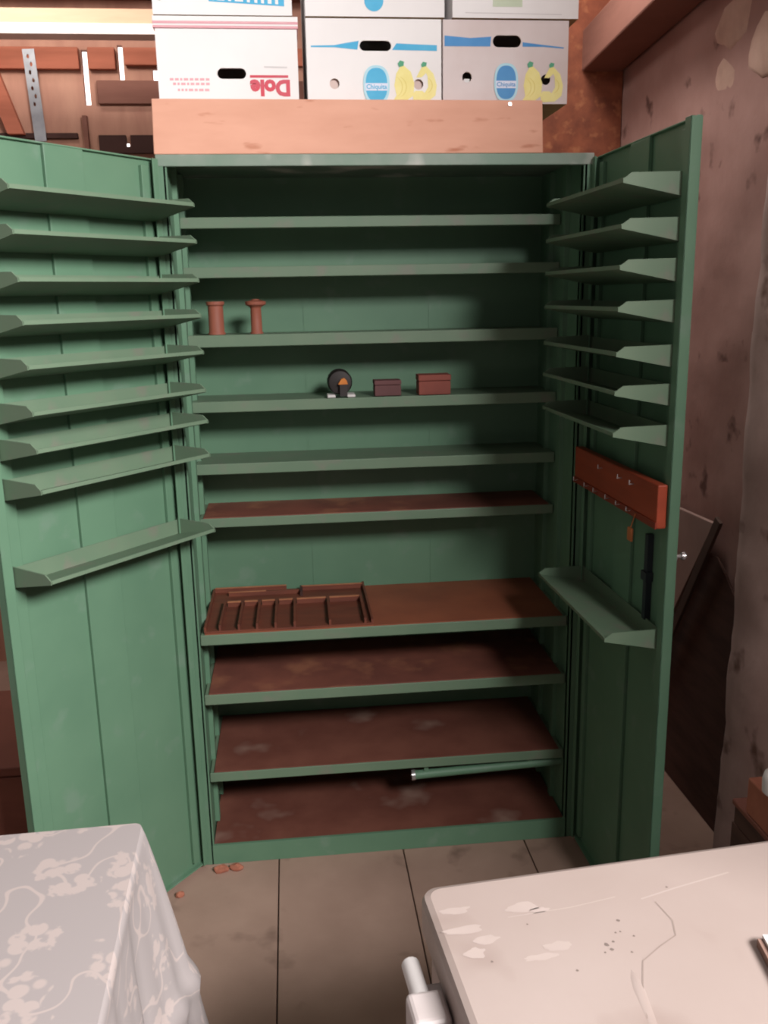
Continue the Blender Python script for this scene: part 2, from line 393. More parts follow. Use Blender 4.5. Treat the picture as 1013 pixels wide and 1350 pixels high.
# doors (built in the cabinet's frame; local x runs from hinge to free edge times sg, local y = inside normal)
def door(hx, ang_d, sg, trays):
    M4 = None
    hinge = Vector((hx, -.010, 0))
    d = Vector((ang_d[0], ang_d[1], 0)); n = Vector((ang_d[2], ang_d[3], 0))
    X = d*sg
    mat4 = Matrix(((X.x, n.x, 0, hinge.x), (X.y, n.y, 0, hinge.y), (0,0,1,0), (0,0,0,1)))
    def bx(b, s0, s1, t0, t1, z0, z1, m):
        a, c = sg*s0, sg*s1
        b.box(min(a,c), max(a,c), t0, t1, z0, z1, m)
    b = MB()
    bx(b, .0, .517, -.024, -.020, .012, 1.841, G)
    bx(b, .205, .305, -.020, -.011, .03, 1.838, G)                  # pressed centre band
    for (s0, s1) in ((.002,.018),(.492,.517)):                       # edge returns
        bx(b, s0, s1, -.004, .0, .012, 1.841, G)
    bx(b, .0, .003, -.022, .0, .012, 1.841, G); bx(b, .514, .517, -.022, .0, .012, 1.841, G)
    for (s0, s1) in ((.022,.044),(.460,.488)):                       # second step
        bx(b, s0, s1, -.020, -.010, .03, 1.825, G)
    bx(b, .0, .517, -.022, -.006, .012, .016, G)
    bx(b, .0, .517, -.022, -.012, 1.838, 1.842, G)
    o = b.build('door', cab, bevel=.0015)
    o.matrix_local = mat4
    mesh = None
    for k, z in enumerate(trays):
        if mesh is None:
            b = MB()
            prof = [(.115,-.004),(.115,.004),(.1125,.004),(.1125,-.001),(-.009,-.024),(-.009,.012),(-.011,.012),(-.011,-.030)]
            a, c = sg*.0135, sg*.4885
            b.prism(prof, 0, min(a,c), max(a,c), GS)
            endp = [(.115,-.005),(.115,.002),(.098,.014),(-.010,.016),(-.010,-.030)]
            for s in (.012, .49):
                e0 = sg*s; e1 = sg*(s - .003 if s > .2 else s + .003)
                b.prism(endp, 0, min(e0,e1), max(e0,e1), GS)
            t = b.build('door_tray', o); mesh = t.data
        else:
            t = bpy.data.objects.new('door_tray', mesh); COL.objects.link(t); t.parent = o
        t.location = (0, 0, z)
    return o
dl = door(-.512, (-.6199,-.7847,.7847,-.6199), 1, [1.733,1.654,1.569,1.490,1.407,1.319,1.246,1.165,.980])
dr = door(.512, (.0258,-.9997,-.9997,-.0258), -1, [1.731,1.648,1.572,1.493,1.406,1.329,1.246,.806])
# locking bar and handle on the right door
b = MB(); b.box(-.412, -.396, -.019, -.006, .815, 1.01, M['bolt']); b.box(-.418,-.390,-.019,-.002,.905,.925,M['bolt'])
b.build('lock_bar', dr, label='dark steel locking bar')
b = MB(); b.lathe([(.004,-.03),(.004,-.040),(.008,-.042),(.009,-.048),(.006,-.052)], (-.498,0,.985), M['chrome'], 14, 'y'); b.lathe([(.011,-.024),(.011,-.029)], (-.498,0,.985), M['chrome'], 14, 'y')
b.build('door_knob', dr, smooth=True, label='small bright metal knob')
# hinges
for o_, sg in ((dl,1),(dr,-1)):
    for z in (.25, .95, 1.70):
        b = MB(); b.tube((0,-.012,z-.035),(0,-.012,z+.035),.006,G,10); b.build('hinge', o_, smooth=True)

# ------------------------------------------------------------------ platform and fruit boxes on the cabinet
pf = thing('wooden_platform', 'pinkish plywood platform lying on the cabinet top, carrying the fruit boxes', 'platform', (0,0,1.852))
b = MB(); b.prism([(-.522,0),(.393,0),(.389,.117),(-.519,.119)], 1, .0, .018, M['plywood']); b.build('front_board', pf, bevel=.002)
b = MB(); b.box(-.515,.385,.019,.43,.098,.113,M['plywood']); b.build('deck', pf)
b = MB(); b.box(-.515,.385,.41,.428,0,.0975,M['plywood']); b.build('rear_board', pf)
b = MB(); b.box(.22,.3,-.0005,.0,.02,.021,M['plywood']); b.bm.clear(); b.tube((.31,.0005,.108),(.31,-.003,.108),.004,M['chrome'],8); b.build('screw_head', pf, label='pale screw head')

def ell(cx, cz, rx, rz, n=28): return [(cx+rx*math.cos(2*PI*i/n), cz+rz*math.sin(2*PI*i/n)) for i in range(n)]
def stad(cx, cz, w, h, n=8):
    rr = h/2; p = []
    for i in range(n+1): a = -PI/2+PI*i/n; p.append((cx+w/2-rr+rr*math.cos(a), cz+rr*math.sin(a)))
    for i in range(n+1): a = PI/2+PI*i/n; p.append((cx-w/2+rr+rr*math.cos(a), cz+rr*math.sin(a)))
    return p
def holed_face(b, w, h, holes, y, m, thick, mback):
    """front sheet with real holes cut through, local x 0..w, z 0..h at depth y"""
    k = b.mi(m); bm = b.bm
    loops = [[(0,0),(w,0),(w,h),(0,h)]] + holes
    eds = []; rings = []
    for lp in loops:
        vs = [bm.verts.new((p[0], y, p[1])) for p in lp]
        rings.append(vs)
        for i in range(len(vs)): eds.append(bm.edges.new((vs[i], vs[(i+1)%len(vs)])))
    r = bmesh.ops.triangle_fill(bm, edges=eds, use_beauty=True, use_dissolve=False)
    for g in r['geom']:
        if isinstance(g, bmesh.types.BMFace): g.material_index = k
    kb = b.mi(mback)
    for vs in rings[1:]:
        v2 = [bm.verts.new((v.co.x, y+thick, v.co.z)) for v in vs]
        for i in range(len(vs)):
            q = bm.faces.new((vs[i], vs[(i+1)%len(vs)], v2[(i+1)%len(vs)], v2[i])); q.material_index = kb
def flat(b, pts, m, d):
    """ink printed on the front sheet"""
    b.faces([(p[0], -d, p[1]) for p in pts], [tuple(range(len(pts)))], m)
def word(b, s, size, cx, cz, m, d, rot=0, sx=1, bold=.02):
    vs, fs = text_mesh(s, size, bold)
    c, sn = math.cos(rot), math.sin(rot)
    b.faces([(cx+(v[0]*sx*c-v[1]*sn), -d, cz+(v[0]*sx*sn+v[1]*c)) for v in vs], fs, m)
def shell(b, w, h, dp, m, minside, top=True):
    b.faces([(0,0,0),(0,dp,0),(0,dp,h),(0,0,h)], [(0,1,2,3)], m)
    b.faces([(w,0,0),(w,dp,0),(w,dp,h),(w,0,h)], [(0,1,2,3)], m)
    b.faces([(0,dp,0),(w,dp,0),(w,dp,h),(0,dp,h)], [(0,1,2,3)], m)
    b.faces([(0,0,0),(w,0,0),(w,dp,0),(0,dp,0)], [(0,1,2,3)], minside)
    if top: b.faces([(0,0,h),(w,0,h),(w,dp,h),(0,dp,h)], [(0,1,2,3)], m)
def px(u, v, x0, x1, y0, y1, w, h):      # fraction of the box front
    return ((u-x0)/(x1-x0)*w, (y1-v)/(y1-y0)*h)

BY = .03; DP = .38
def banana_box(x0, z0, w, h, P, handle, holes, stripeL, stripeR, oval, bl, label, cardm, blue):
    o = thing('fruit_box', label, 'box', (x0, BY, z0), 0, 'fruit boxes on the cabinet')
    q = lambda u_, v_: P(u_, v_)
    b = MB()
    hs = [stad(*handle)] + [ell(c[0], c[1], .0115, .0115, 18) for c in holes]
    holed_face(b, w, h, hs, 0, cardm, .005, M['kraft'])
    shell(b, w, h, DP, cardm, M['kraft'])
    flat(b, stripeL, blue, .0006); flat(b, stripeR, blue, .0006)
    # bunches of bananas
    for k, (pts, m) in enumerate(bl):
        flat(b, pts, m, .0006+.0001*k)
    cx, cz, rx, rz = oval
    def rr(kx): return [(cx+rx*kx*math.copysign(abs(math.cos(a))**.8, math.cos(a)), cz+(rz-rx+rx*kx)*math.copysign(abs(math.sin(a))**.8, math.sin(a))) for a in [2*PI*i/36 for i in range(36)]]
    flat(b, rr(1), M['blueprint_pale'], .0018); flat(b, rr(.82), blue, .0020)
    flat(b, [(cx-rx*.82,cz-rz*.30),(cx+rx*.82,cz-rz*.30),(cx+rx*.86,cz+rz*.08),(cx-rx*.86,cz+rz*.08)], M['band'], .0022)
    word(b, 'Chiquita', rx*.46, cx, cz-rz*.11, blue, .0024)
    b.build('box_body', o)
    return o, b
def bunch(q, parts, solid_holes):
    return parts
# px helpers for the two banana boxes
def crescent(c, rad, a0, a1, th, sx=1, n=12):
    out = []; inn = []
    for i in range(n+1):
        a = a0+(a1-a0)*i/n; k = math.sin(PI*i/n)**.6
        out.append((c[0]+sx*(rad+th*k*.5)*math.cos(a), c[1]+(rad+th*k*.5)*math.sin(a)))
        inn.append((c[0]+sx*(rad-th*k*.5)*math.cos(a), c[1]+(rad-th*k*.5)*math.sin(a)))
    return out + inn[::-1]
def banana_art(w, h, hole):
    """two yellow bunches with green stem tips; leaves the punched hole free"""
    L = []
    def clear(poly):                         # push outline points out of the hole
        r = []
        for (x, z) in poly:
            x = min(max(x, .002), w-.002); z = min(max(z, .002), h-.002)
            r.append((x, z))
        return r
    cx = w*.735
    L.append((clear([(w*.69,h*.44),(w*.715,h*.46),(w*.77,h*.38),(w*.795,h*.25),(w*.79,h*.10),(w*.72,h*.02),(w*.63,h*.02),(w*.66,h*.10),(w*.645,h*.22),(w*.66,h*.36)]), M['yellow']))
    L.append((clear([(w*.86,h*.44),(w*.885,h*.45),(w*.94,h*.36),(w*.965,h*.22),(w*.955,h*.10),(w*.90,h*.03),(w*.80,h*.03),(w*.795,h*.07),(w*.86,h*.10),(w*.90,h*.20),(w*.895,h*.33)]), M['yellow']))
    L.append((clear([(w*.80,h*.06),(w*.84,h*.08),(w*.845,h*.115),(w*.80,h*.12)]), M['yellow']))
    L.append(([(w*.79,h*.02),(w*.9,h*.03),(w*.88,h*.12),(w*.855,h*.155),(w*.80,h*.155),(w*.782,h*.10)], M['yellow']))
    L.append(([(w*.853,h*.44),(w*.885,h*.44),(w*.88,h*.36),(w*.85,h*.315),(w*.81,h*.315)], M['yellow']))
    L.append((clear(crescent((w*.66,h*.2), w*.075, -1.2, 1.3, w*.006)), M['yellow2']))
    L.append((clear(crescent((w*.63,h*.2), w*.075, -1.2, 1.2, w*.005)), M['yellow2']))
    L.append((clear(crescent((w*.875,h*.22), w*.055, -1.3, 1.2, w*.006)), M['yellow2']))
    L.append(([(w*.68,h*.435),(w*.715,h*.45),(w*.72,h*.50),(w*.69,h*.515),(w*.672,h*.48)], M['stem']))
    L.append(([(w*.853,h*.435),(w*.885,h*.45),(w*.89,h*.49),(w*.862,h*.50),(w*.847,h*.47)], M['stem']))
    return L
Z1 = 1.9665
# middle lower box
w, h = .315, .182
P1 = lambda U, V: px(U, V, 403, 582, 20, 136, w, h)
def rectpx(P, *pp): return [P(*p) for p in pp]
hc = P1(494, 56.5)
bb, _ = banana_box(-.163, Z1, w, h, P1, (hc[0], hc[1], .074, .022), [P1(438.7,108.5), P1(551,109)],
    rectpx(P1, (409,59),(440,59),(470,62),(472,50),(455,53),(440,56),(409,57)), rectpx(P1, (516,62),(576,63),(576,55),(545,54),(522,53)),
    (*P1(494.5,110), .031, .042), banana_art(w, h, None), 'clean white banana box with pale round holes, middle of the lower row', M['card'], M['blueprint'])
for hx_, hz_ in (P1(438.7,108.5), P1(551,109)):
    b = MB(); b.box(hx_-.02,hx_+.02,.008,.010,hz_-.02,hz_+.02,M['pinkcard']); b.build('inner_flap', bb, label='pale flap showing inside a round hole')
# right lower box
w2, h2 = .301, .182
P2 = lambda U, V: px(U, V, 585, 748, 25, 137, w2, h2)
hc = P2(667.5, 53)
bb, _ = banana_box(.156, Z1, w2, h2, P2, (hc[0], hc[1], .068, .026), [P2(616,101), P2(719,104)],
    rectpx(P2, (587,60),(646,60),(647,47),(620,49),(587,46)), rectpx(P2, (688,60),(715,60),(742,62),(742,60.5),(712,57),(688,54)),
    (*P2(667,108), .029, .042), banana_art(w2, h2, None), 'dusty banana box in a dimmed, shaded tone with a dark right hole, at the right end of the lower row', M['card_dust_shade'], M['blue_deep'])
b = MB(); b.faces([(.052,.012,.045),(.066,.012,.045),(.066,.012,.0575),(.052,.012,.0575)], [(0,1,2,3)], M['card']); b.build('inner_flap', bb, label='white flap showing inside the left hole')

# left lower box, upside down
w3, h3 = .320, .182
o = thing('fruit_box', 'white box standing upside down with red lettering, left end of the lower row', 'box', (-.504, BY, Z1), 0, 'fruit boxes on the cabinet')
P3 = lambda U, V: px(U, V, 203, 396, 20, 134, w3, h3)
b = MB()
hc = P3(304, 94)
holed_face(b, w3, h3, [stad(hc[0], hc[1], .066, .023)], 0, M['card'], .005, M['card'])
shell(b, w3, h3, DP, M['card'], M['kraft'])
flat(b, rectpx(P3, (329,99.5),(382,99.5),(382,96),(329,96)), M['redprint'], .0006)
c = P3(357, 112); word(b, 'Dole', .046, c[0], c[1], M['redprint'], .0008, PI, 1.0, .05)
for k, (v, a, e) in enumerate(((102,219,277),(108,223,277),(116,229,276))):
    xx = a; random.seed(k)
    while xx < e-3:
        l = random.choice((3,4,6,5)); flat(b, rectpx(P3, (xx,v+1.6),(min(e,xx+l),v+1.6),(min(e,xx+l),v-1.6),(xx,v-1.6)), M['pinkprint'], .0006); xx += l+2
flat(b, rectpx(P3, (349,86),(381,86.5),(381,84.5),(349,84)), M['greyprint'], .0006)
b.build('box_body', o)
b = MB()
b.box(-.004, w3+.003, -.004, DP+.003, h3-.010, h3+.001, M['card']); b.box(-.004, w3+.003, -.0045, DP+.003, h3-.015, h3-.010, M['pinkprint'])
b.box(-.004, w3+.003, -.004, DP+.003, h3-.019, h3-.015, M['card']); b.box(-.004, w3+.003, -.0045, DP+.003, h3-.024, h3-.019, M['pinkprint'])
b.build('box_rim', o, bevel=.001, label='rim with two pale red lines')
# upper row
ZU = Z1+.185
def upper(x0, w, h, label, art, rad=.0, z=ZU):
    o = thing('fruit_box', label, 'box', (x0, BY-.004, z), 0, 'fruit boxes on the cabinet')
    b = MB()
    holed_face(b, w, h, [stad(w*.5, h*.72, .066, .023)], 0, M['card'], .005, M['card'])
    shell(b, w, h, DP, M['card'], M['kraft'])
    art(b); b.build('box_body', o); return o
def artA(b):
    PA = lambda U, V: ((U-201)/(386-201)*.31, (18-V)*.00172+.002)
    flat(b, rectpx(PA, (276,3),(377,8),(377,-40),(276,-45)), M['blueprint'], .0006)
    for (a, e) in ((279,283),(287,297),(302,306),(311,322),(327,331),(337,341),(346,350),(355,360),(365,369)):
        sh = (a-276)/100*5
        flat(b, rectpx(PA, (a,1+sh),(e,1.4+sh),(e,-14+sh),(a,-14+sh)), M['card'], .0009)
    c = PA(211,-1); flat(b, ell(c[0], c[1], .006, .006), M['stem'], .0006)
    flat(b, rectpx(PA, (222,1),(235,1.5),(235,0),(222,-.5)), M['greyprint'], .0006)
upper(-.505, .312, .19, 'white box with a blue lettered panel, leftmost of the upper row', artA)
def artB(b):
    c = (.158, .033); flat(b, ell(c[0], c[1], .022, .022), M['blueprint'], .0006)
upper(-.163, .322, .19, 'white box with a bright blue dot, middle of the upper row', artB)
def artC(b):
    flat(b, [(.095,.024),(.165,.024),(.165,.09),(.095,.09)], M['greenlabel'], .0006)
    flat(b, [(.03,.010),(.26,.008),(.26,.0095),(.03,.0115)], M['greyprint'], .0006)
upper(.178, .300, .19, 'white box with a pale green label, rightmost of the upper row', artC, z=ZU)

# ------------------------------------------------------------------ things inside the cabinet
b = MB(); b.lathe([(.023,0),(.023,.004),(.0205,.008),(.020,.074),(.024,.078),(.024,.086),(.006,.086)], (0,0,0), M['spool'], 28)
s1 = b.build('wooden_spool', smooth=True); s1.location = (-.422,.24,1.4338)
tag(s1, 'thick reddish wooden bobbin, left one of the pair on the third shelf', 'bobbin', 'wooden bobbins on the third shelf')
b = MB(); b.lathe([(.0175,0),(.0175,.003),(.015,.006),(.014,.066),(.016,.070),(.027,.076),(.028,.084),(.010,.088),(.010,.090)], (0,0,0), M['spool'], 28)
s2 = b.build('wooden_spool', smooth=True); s2.location = (-.316,.24,1.4338)
tag(s2, 'slim wooden bobbin with a wide top disc, right of the two on the third shelf', 'bobbin', 'wooden bobbins on the third shelf')
t = thing('electric_motor', 'small dark round motor with an orange front on white feet', 'motor', (-.098,.235,1.26))
b = MB(); b.lathe([(.012,-.024),(.030,-.022),(.034,-.014),(.034,.024),(.024,.032)], (0,0,.040), M['black'], 24, 'y'); b.build('housing', t, smooth=True)
b = MB(); b.prism([(-.006,.036),(.020,.036),(.017,.046),(.010,.053),(.002,.050)], 1, -.040, -.022, M['copper']); b.build('coil', t, label='orange copper coloured piece')
b = MB(); b.box(-.002,.018,-.038,-.022,.004,.036,M['black']); b.build('bracket', t)
for x0, x1 in ((-.036,-.014),(.018,.040)):
    b = MB(); b.box(x0,x1,-.034,.02,0,.008,M['whiteplastic'], bev=.002); b.build('foot', t, label='white foot')
def little_box(x, w, h, d, m, label):
    t = thing('small_box', label, 'box', (x,.235,1.26), 0, 'small boxes on the fourth shelf')
    b = MB(); b.box(-w/2,w/2,-d/2,d/2,0,h*.68,m,bev=.0015); b.build('box_base', t)
    b = MB(); b.box(-w/2-.001,w/2+.001,-d/2-.001,d/2+.001,h*.70,h,m,bev=.002); b.build('box_lid', t)
little_box(.032, .072, .042, .05, M['boxdark'], 'small dark maroon box beside the motor')
little_box(.161, .088, .054, .055, M['boxwood'], 'small dull red box, rightmost thing on the fourth shelf')

# sorting tray lying on the worktop
st = thing('sorting_tray', 'flat brown wooden sorting tray with front compartments on the worktop', 'tray', (0,0,.6637))
D = M['divider']; T = M['divider_lit_top']
b = MB(); b.box(-.488,-.036,.045,.375,0,.004,D); b.build('tray_base', st)
b = MB(); b.box(-.488,-.482,.045,.375,.004,.016,D); b.build('side_wall', st)
b = MB(); b.box(-.042,-.036,.045,.375,.004,.016,D); b.build('side_wall', st)
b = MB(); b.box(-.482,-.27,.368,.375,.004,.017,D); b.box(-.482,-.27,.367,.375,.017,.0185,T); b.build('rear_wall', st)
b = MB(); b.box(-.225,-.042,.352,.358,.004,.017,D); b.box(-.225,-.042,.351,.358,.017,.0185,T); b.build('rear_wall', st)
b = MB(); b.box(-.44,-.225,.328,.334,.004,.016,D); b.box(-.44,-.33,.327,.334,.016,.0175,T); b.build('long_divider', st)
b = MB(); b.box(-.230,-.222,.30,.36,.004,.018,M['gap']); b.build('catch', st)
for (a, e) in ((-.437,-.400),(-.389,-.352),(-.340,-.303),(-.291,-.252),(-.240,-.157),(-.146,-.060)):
    b = MB(); b.box(a,e,.236,.243,.004,.017,D); b.box(a,e,.234,.243,.017,.0195,T); b.build('compartment_back', st, label='top edge coloured lighter, as if lit')
for x in (-.444,-.394,-.346,-.297,-.246,-.151,-.056):
    b = MB(); b.prism([(x-.003-.002,.045),(x+.003-.002,.045),(x+.003,.243),(x-.003,.243)], 2, .004, .020, D); b.build('divider', st)

# key rack on the right door (door frame coordinates -> world)
KM = dr.matrix_local
kr = thing('key_rack', 'orange wooden key rack with two rows of small hooks on the right door', 'rack', KM @ Vector((-.26,.013,1.05)), math.atan2(KM[1][0], KM[0][0]))
b = MB(); b.box(-.252,.252,-.011,.010,0,.092,M['rack']); b.build('back_board', kr, bevel=.003)
b = MB(); b.box(-.252,.252,.010,.013,0,.014,M['rackdark']); b.build('lower_strip', kr, label='darker lower strip')
def hook(s, z, y0=.013):
    b = MB(); x = -s+.26
    b.tube((x,y0-.003,z),(x,y0+.010,z),.0013,M['chrome'],6); b.tube((x,y0+.010,z-.0008),(x,y0+.010,z+.009),.0013,M['chrome'],6)
    b.build('hook', kr, smooth=True, label='small bright metal hook')
for s in (.199,.320,.388,): hook(s, .070, .010)
for s in (.039,.117,.180,.258,.323,.384): hook(s, .010)
kt = thing('wooden_key_tag', 'light wooden tag hanging from a hook under the orange key rack', 'key tag', KM @ Vector((-.400,.031,1.022)), math.atan2(KM[1][0], KM[0][0]))
b = MB(); b.box(-.011,.011,-.003,.003,-.026,.004,M['tagwood']); b.build('tag', kt, bevel=.002)
b = MB(); b.tube((0,0,.002),(-.014,-.004,.038),.0012,M['tagwood'],6); b.build('cord', kt)

# ------------------------------------------------------------------ foreground left: table under a damask cloth
TX1, TY1 = -.486, -.984      # far right corner of the table top
ang = .030
tb = thing('table', 'table hidden under the white floral cloth', 'table', (TX1,TY1,0), ang)
b = MB(); b.box(-.78,-.004,-.88,-.004,.715,.744,M['tablewood'],bev=.003); b.build('tabletop', tb)
for (x, y) in ((-.06,-.06),(-.72,-.06),(-.06,-.82),(-.72,-.82)):
    b = MB(); b.box(x-.025,x+.025,y-.025,y+.025,0,.715,M['tablewood'],bev=.003); b.build('leg', tb)
def cloth():
    bm = bmesh.new(); uvl = bm.loops.layers.uv.new('UVMap')
    w, d, z = .784, .884, .750; rc = .012
    # perimeter, clockwise from the far right corner; each entry (x, y, outward nx, ny, s)
    per = []
    def add(x, y, nx, ny): per.append((x, y, nx, ny))
    def side(x0, y0, x1, y1, nx, ny, n):
        for i in range(n): t = (i+.5)/n; add(x0+(x1-x0)*t, y0+(y1-y0)*t, nx, ny)
    def corner(cx, cy, a0):
        for i in range(7):
            a = a0 - PI/2*i/6; add(cx+rc*math.cos(a), cy+rc*math.sin(a), math.cos(a), math.sin(a))
    side(-w+rc, 0, -rc, 0, 0, 1, 40); corner(-rc, -rc, PI/2)
    side(0, -rc, 0, -d+rc, 1, 0, 50); corner(-rc, -d+rc, 0)
    side(-rc, -d, -w+rc, -d, 0, -1, 40); corner(-w+rc, -d+rc, -PI/2)
    side(-w, -d+rc, -w, -rc, -1, 0, 50); corner(-w+rc, -rc, -PI)
    n = len(per)
    def fold(x, y, nx, ny, k):
        # how far the drop swings out at depth k (0..1)
        c = 0
        for (qx, qy) in ((0,0),(0,-d),(-w,-d),(-w,0)):
            c = max(c, math.exp(-((x-qx)**2+(y-qy)**2)/.0065))
        s = x*1.0 + y*1.3
        base = .016*k + .012*k*math.sin(s*38) + .007*k*math.sin(s*71+1.0)
        return base + c*(.070*k**.85)
    rings = 26; drop = .40
    V = []
    inset = []
    rows = []
    for j in range(rings+1):
        k = j/rings; row = []
        for (x, y, nx, ny) in per:
            o = fold(x, y, nx, ny, k) if j else 0
            zz = z - drop*k
            if j == 1: o = max(o, .004)
            bulge = .010*math.exp(-((k-.73)/.05)**2)*(1 if nx > .3 and y > -.12 else 0)
            row.append(bm.verts.new((x+nx*(o+bulge)+(.000), y+ny*(o+bulge), zz)))
        rows.append(row)
    for j in range(rings):
        for i in range(n):
            a, b_, c, e = rows[j][i], rows[j][(i+1)%n], rows[j+1][(i+1)%n], rows[j+1][i]
            fc = bm.faces.new((a, b_, c, e)); fc.smooth = True
            for l in fc.loops:
                k = next(q for q in range(rings+1) if l.vert in (rows[q][i], rows[q][(i+1)%n]))
                ii = i if l.vert in (rows[k][i],) else (i+1)%n
                x, y, nx, ny = per[ii]
                l[uvl].uv = (x+nx*drop*k/rings, y+ny*drop*k/rings)
    # top
    top = bm.faces.new(list(reversed(rows[0])))
    for l in top.loops: l[uvl].uv = (l.vert.co.x, l.vert.co.y)
    bmesh.ops.recalc_face_normals(bm, faces=bm.faces)
    me = bpy.data.meshes.new('tablecloth'); bm.to_mesh(me); bm.free(); me.materials.append(M['damask'])
    o = bpy.data.objects.new('tablecloth', me); COL.objects.link(o)
    o.location = (TX1,TY1,0); o.rotation_euler = (0,0,ang)
    return tag(o, 'white floral damask cloth draped over the table in the left foreground', 'tablecloth')
cloth()

# ------------------------------------------------------------------ foreground right: old chest freezer
FA = .085
fz = thing('chest_freezer', 'scuffed old white chest freezer with a flat lid in the right foreground', 'freezer', (-.098,-1.258,0), FA)
LW = .79; LD = .58
def rounded(x0, x1, y0, y1, r, n=8):
    p = []
    for (cx, cy, a0) in ((x1-r,y1-r,0),(x0+r,y1-r,PI/2),(x0+r,y0+r,PI),(x1-r,y0+r,1.5*PI)):
        for i in range(n+1): a = a0+PI/2*i/n; p.append((cx+r*math.cos(a), cy+r*math.sin(a)))
    return p
b = MB()
zs = [(.012,.745),(.0,.750),(.0,.790),(.003,.797),(.010,.800)]
loops = []
vs = []; fs = []; n = None
for (ins, z) in zs:
    pts = rounded(ins, LW-ins, -LD+ins, -ins, .022-ins*.5); n = len(pts)
    vs += [(p[0], p[1], z) for p in pts]
for j in range(len(zs)-1):
    for i in range(n): fs.append((j*n+i, j*n+(i+1)%n, (j+1)*n+(i+1)%n, (j+1)*n+i))
fs.append(tuple(range(n))); fs.append(tuple(range((len(zs)-1)*n, len(zs)*n)))
b.faces(vs, fs, M['freezer'])
def blot(cx, cy, rx, ry, m, sd, z=.8004, n=22, amp=.35):
    pts = []
    for i in range(n):
        a = 2*PI*i/n; k = 1+amp*noise.noise(Vector((math.cos(a)*1.5+sd, math.sin(a)*1.5, sd)))*1.6
        pts.append((cx+rx*k*math.cos(a), cy+ry*k*math.sin(a), z))
    b.faces(pts, [tuple(range(n))], m)
Fi = Matrix.Rotation(-FA, 4, 'Z')
def F(x, y):
    v = Fi @ Vector((x+.098, y+1.258, 0)); return v.x, v.y
for (x, y, rx, ry, sd) in ((.022,-1.315,.020,.008,1),(.040,-1.322,.012,.005,2),(-.060,-1.310,.02,.006,3),(-.055,-1.345,.028,.006,4),(-.035,-1.365,.016,.006,5),(-.05,-1.385,.012,.008,6),(.045,-1.385,.018,.007,7),(.02,-1.40,.02,.005,8)):
    fx, fy = F(x, y); blot(fx, fy, rx, ry, M['scuff'], sd)
for (x, y, q) in ((.101,-1.390,.0028),(.104,-1.398,.0022),(.110,-1.386,.0016),(.128,-1.352,.0022),(.118,-1.372,.0013),(.124,-1.371,.0012),(.137,-1.38,.0013),(.125,-1.405,.0014),(.055,-1.425,.0016),(-.035,-1.40,.0015),(.02,-1.345,.0012),(.21,-1.30,.0015),(.095,-1.402,.0012)):
    fx, fy = F(x, y); blot(fx, fy, q, q, M['grime'], q*900, n=10)
def stroke(pts, wd, m):
    for i in range(len(pts)-1):
        a = Vector(F(*pts[i])); c = Vector(F(*pts[i+1])); d = (c-a).normalized(); e = Vector((-d.y,d.x))*wd
        b.faces([(a.x-e.x,a.y-e.y,.8004),(c.x-e.x,c.y-e.y,.8004),(c.x+e.x,c.y+e.y,.8004),(a.x+e.x,a.y+e.y,.8004)], [(0,1,2,3)], m)
stroke([(.105,-1.50),(.118,-1.455),(.132,-1.42),(.160,-1.40),(.185,-1.385),(.192,-1.36),(.185,-1.325)], .0008, M['crease'])
stroke([(.170,-1.318),(.22,-1.303),(.30,-1.282)], .0011, M['scuff'])
stroke([(.0,-1.33),(.08,-1.322),(.14,-1.31)], .0006, M['scuff'])
lid = b.build('lid', fz)
# moulded ridge pressed in the lid
b = MB(); b.lathe([(.0005,-.11),(.010,-.09),(.012,0),(.010,.03),(.0005,.045)], (0,0,0), M['freezer'], 16, 'y')
rd = b.build('pressed_ridge', lid, smooth=True); fx, fy = F(.112,-1.46); rd.location = (fx, fy, .7945); rd.scale = (1,1,.55); rd.rotation_euler = (0,0,-.16)
b = MB(); b.box(.012, LW-.012, -LD+.012, -.012, .04, .735, M['freezer'], bev=.008); b.build('cabinet_body', fz)
b = MB(); b.box(.016, LW-.016, -LD+.016, -.016, .735, .7455, M['grime']); b.build('lid_seal', fz)
b = MB(); b.box(.03, LW-.03, -LD+.03, -.03, 0, .04, M['black']); b.build('base', fz)
b = MB()
b.box(-.036,.011,-.30,-.095,.69,.742,M['latch'],bev=.008)
hd = b.build('latch', fz, label='pale grey plastic latch on the left side')
b = MB(); b.box(-.046,-.002,-.178,-.128,.685,.762,M['latch'],bev=.007); b.build('latch_hook', hd)
b = MB(); b.tube((-.026,-.125,.745),(-.026,-.068,.745),.011,M['whiteplastic'],14); b.lathe([(.0005,0),(.011,-.004)],(-.026,-.064,.745),M['whiteplastic'],14,'y'); b.build('latch_pin', hd, smooth=True)

# pale slab, brown colour for its shaded side, lying on the lid at the picture's right edge
t = thing('pale_slab', 'pale slab, its shaded side coloured brown, lying on the freezer lid', 'board', (.272,-1.415,.8006), -.14)
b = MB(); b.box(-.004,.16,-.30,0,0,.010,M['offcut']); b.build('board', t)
b = MB(); b.box(.002,.162,-.302,.002,.010,.014,M['whiteplastic']); b.build('pale_facing', t, label='pale facing sheet')

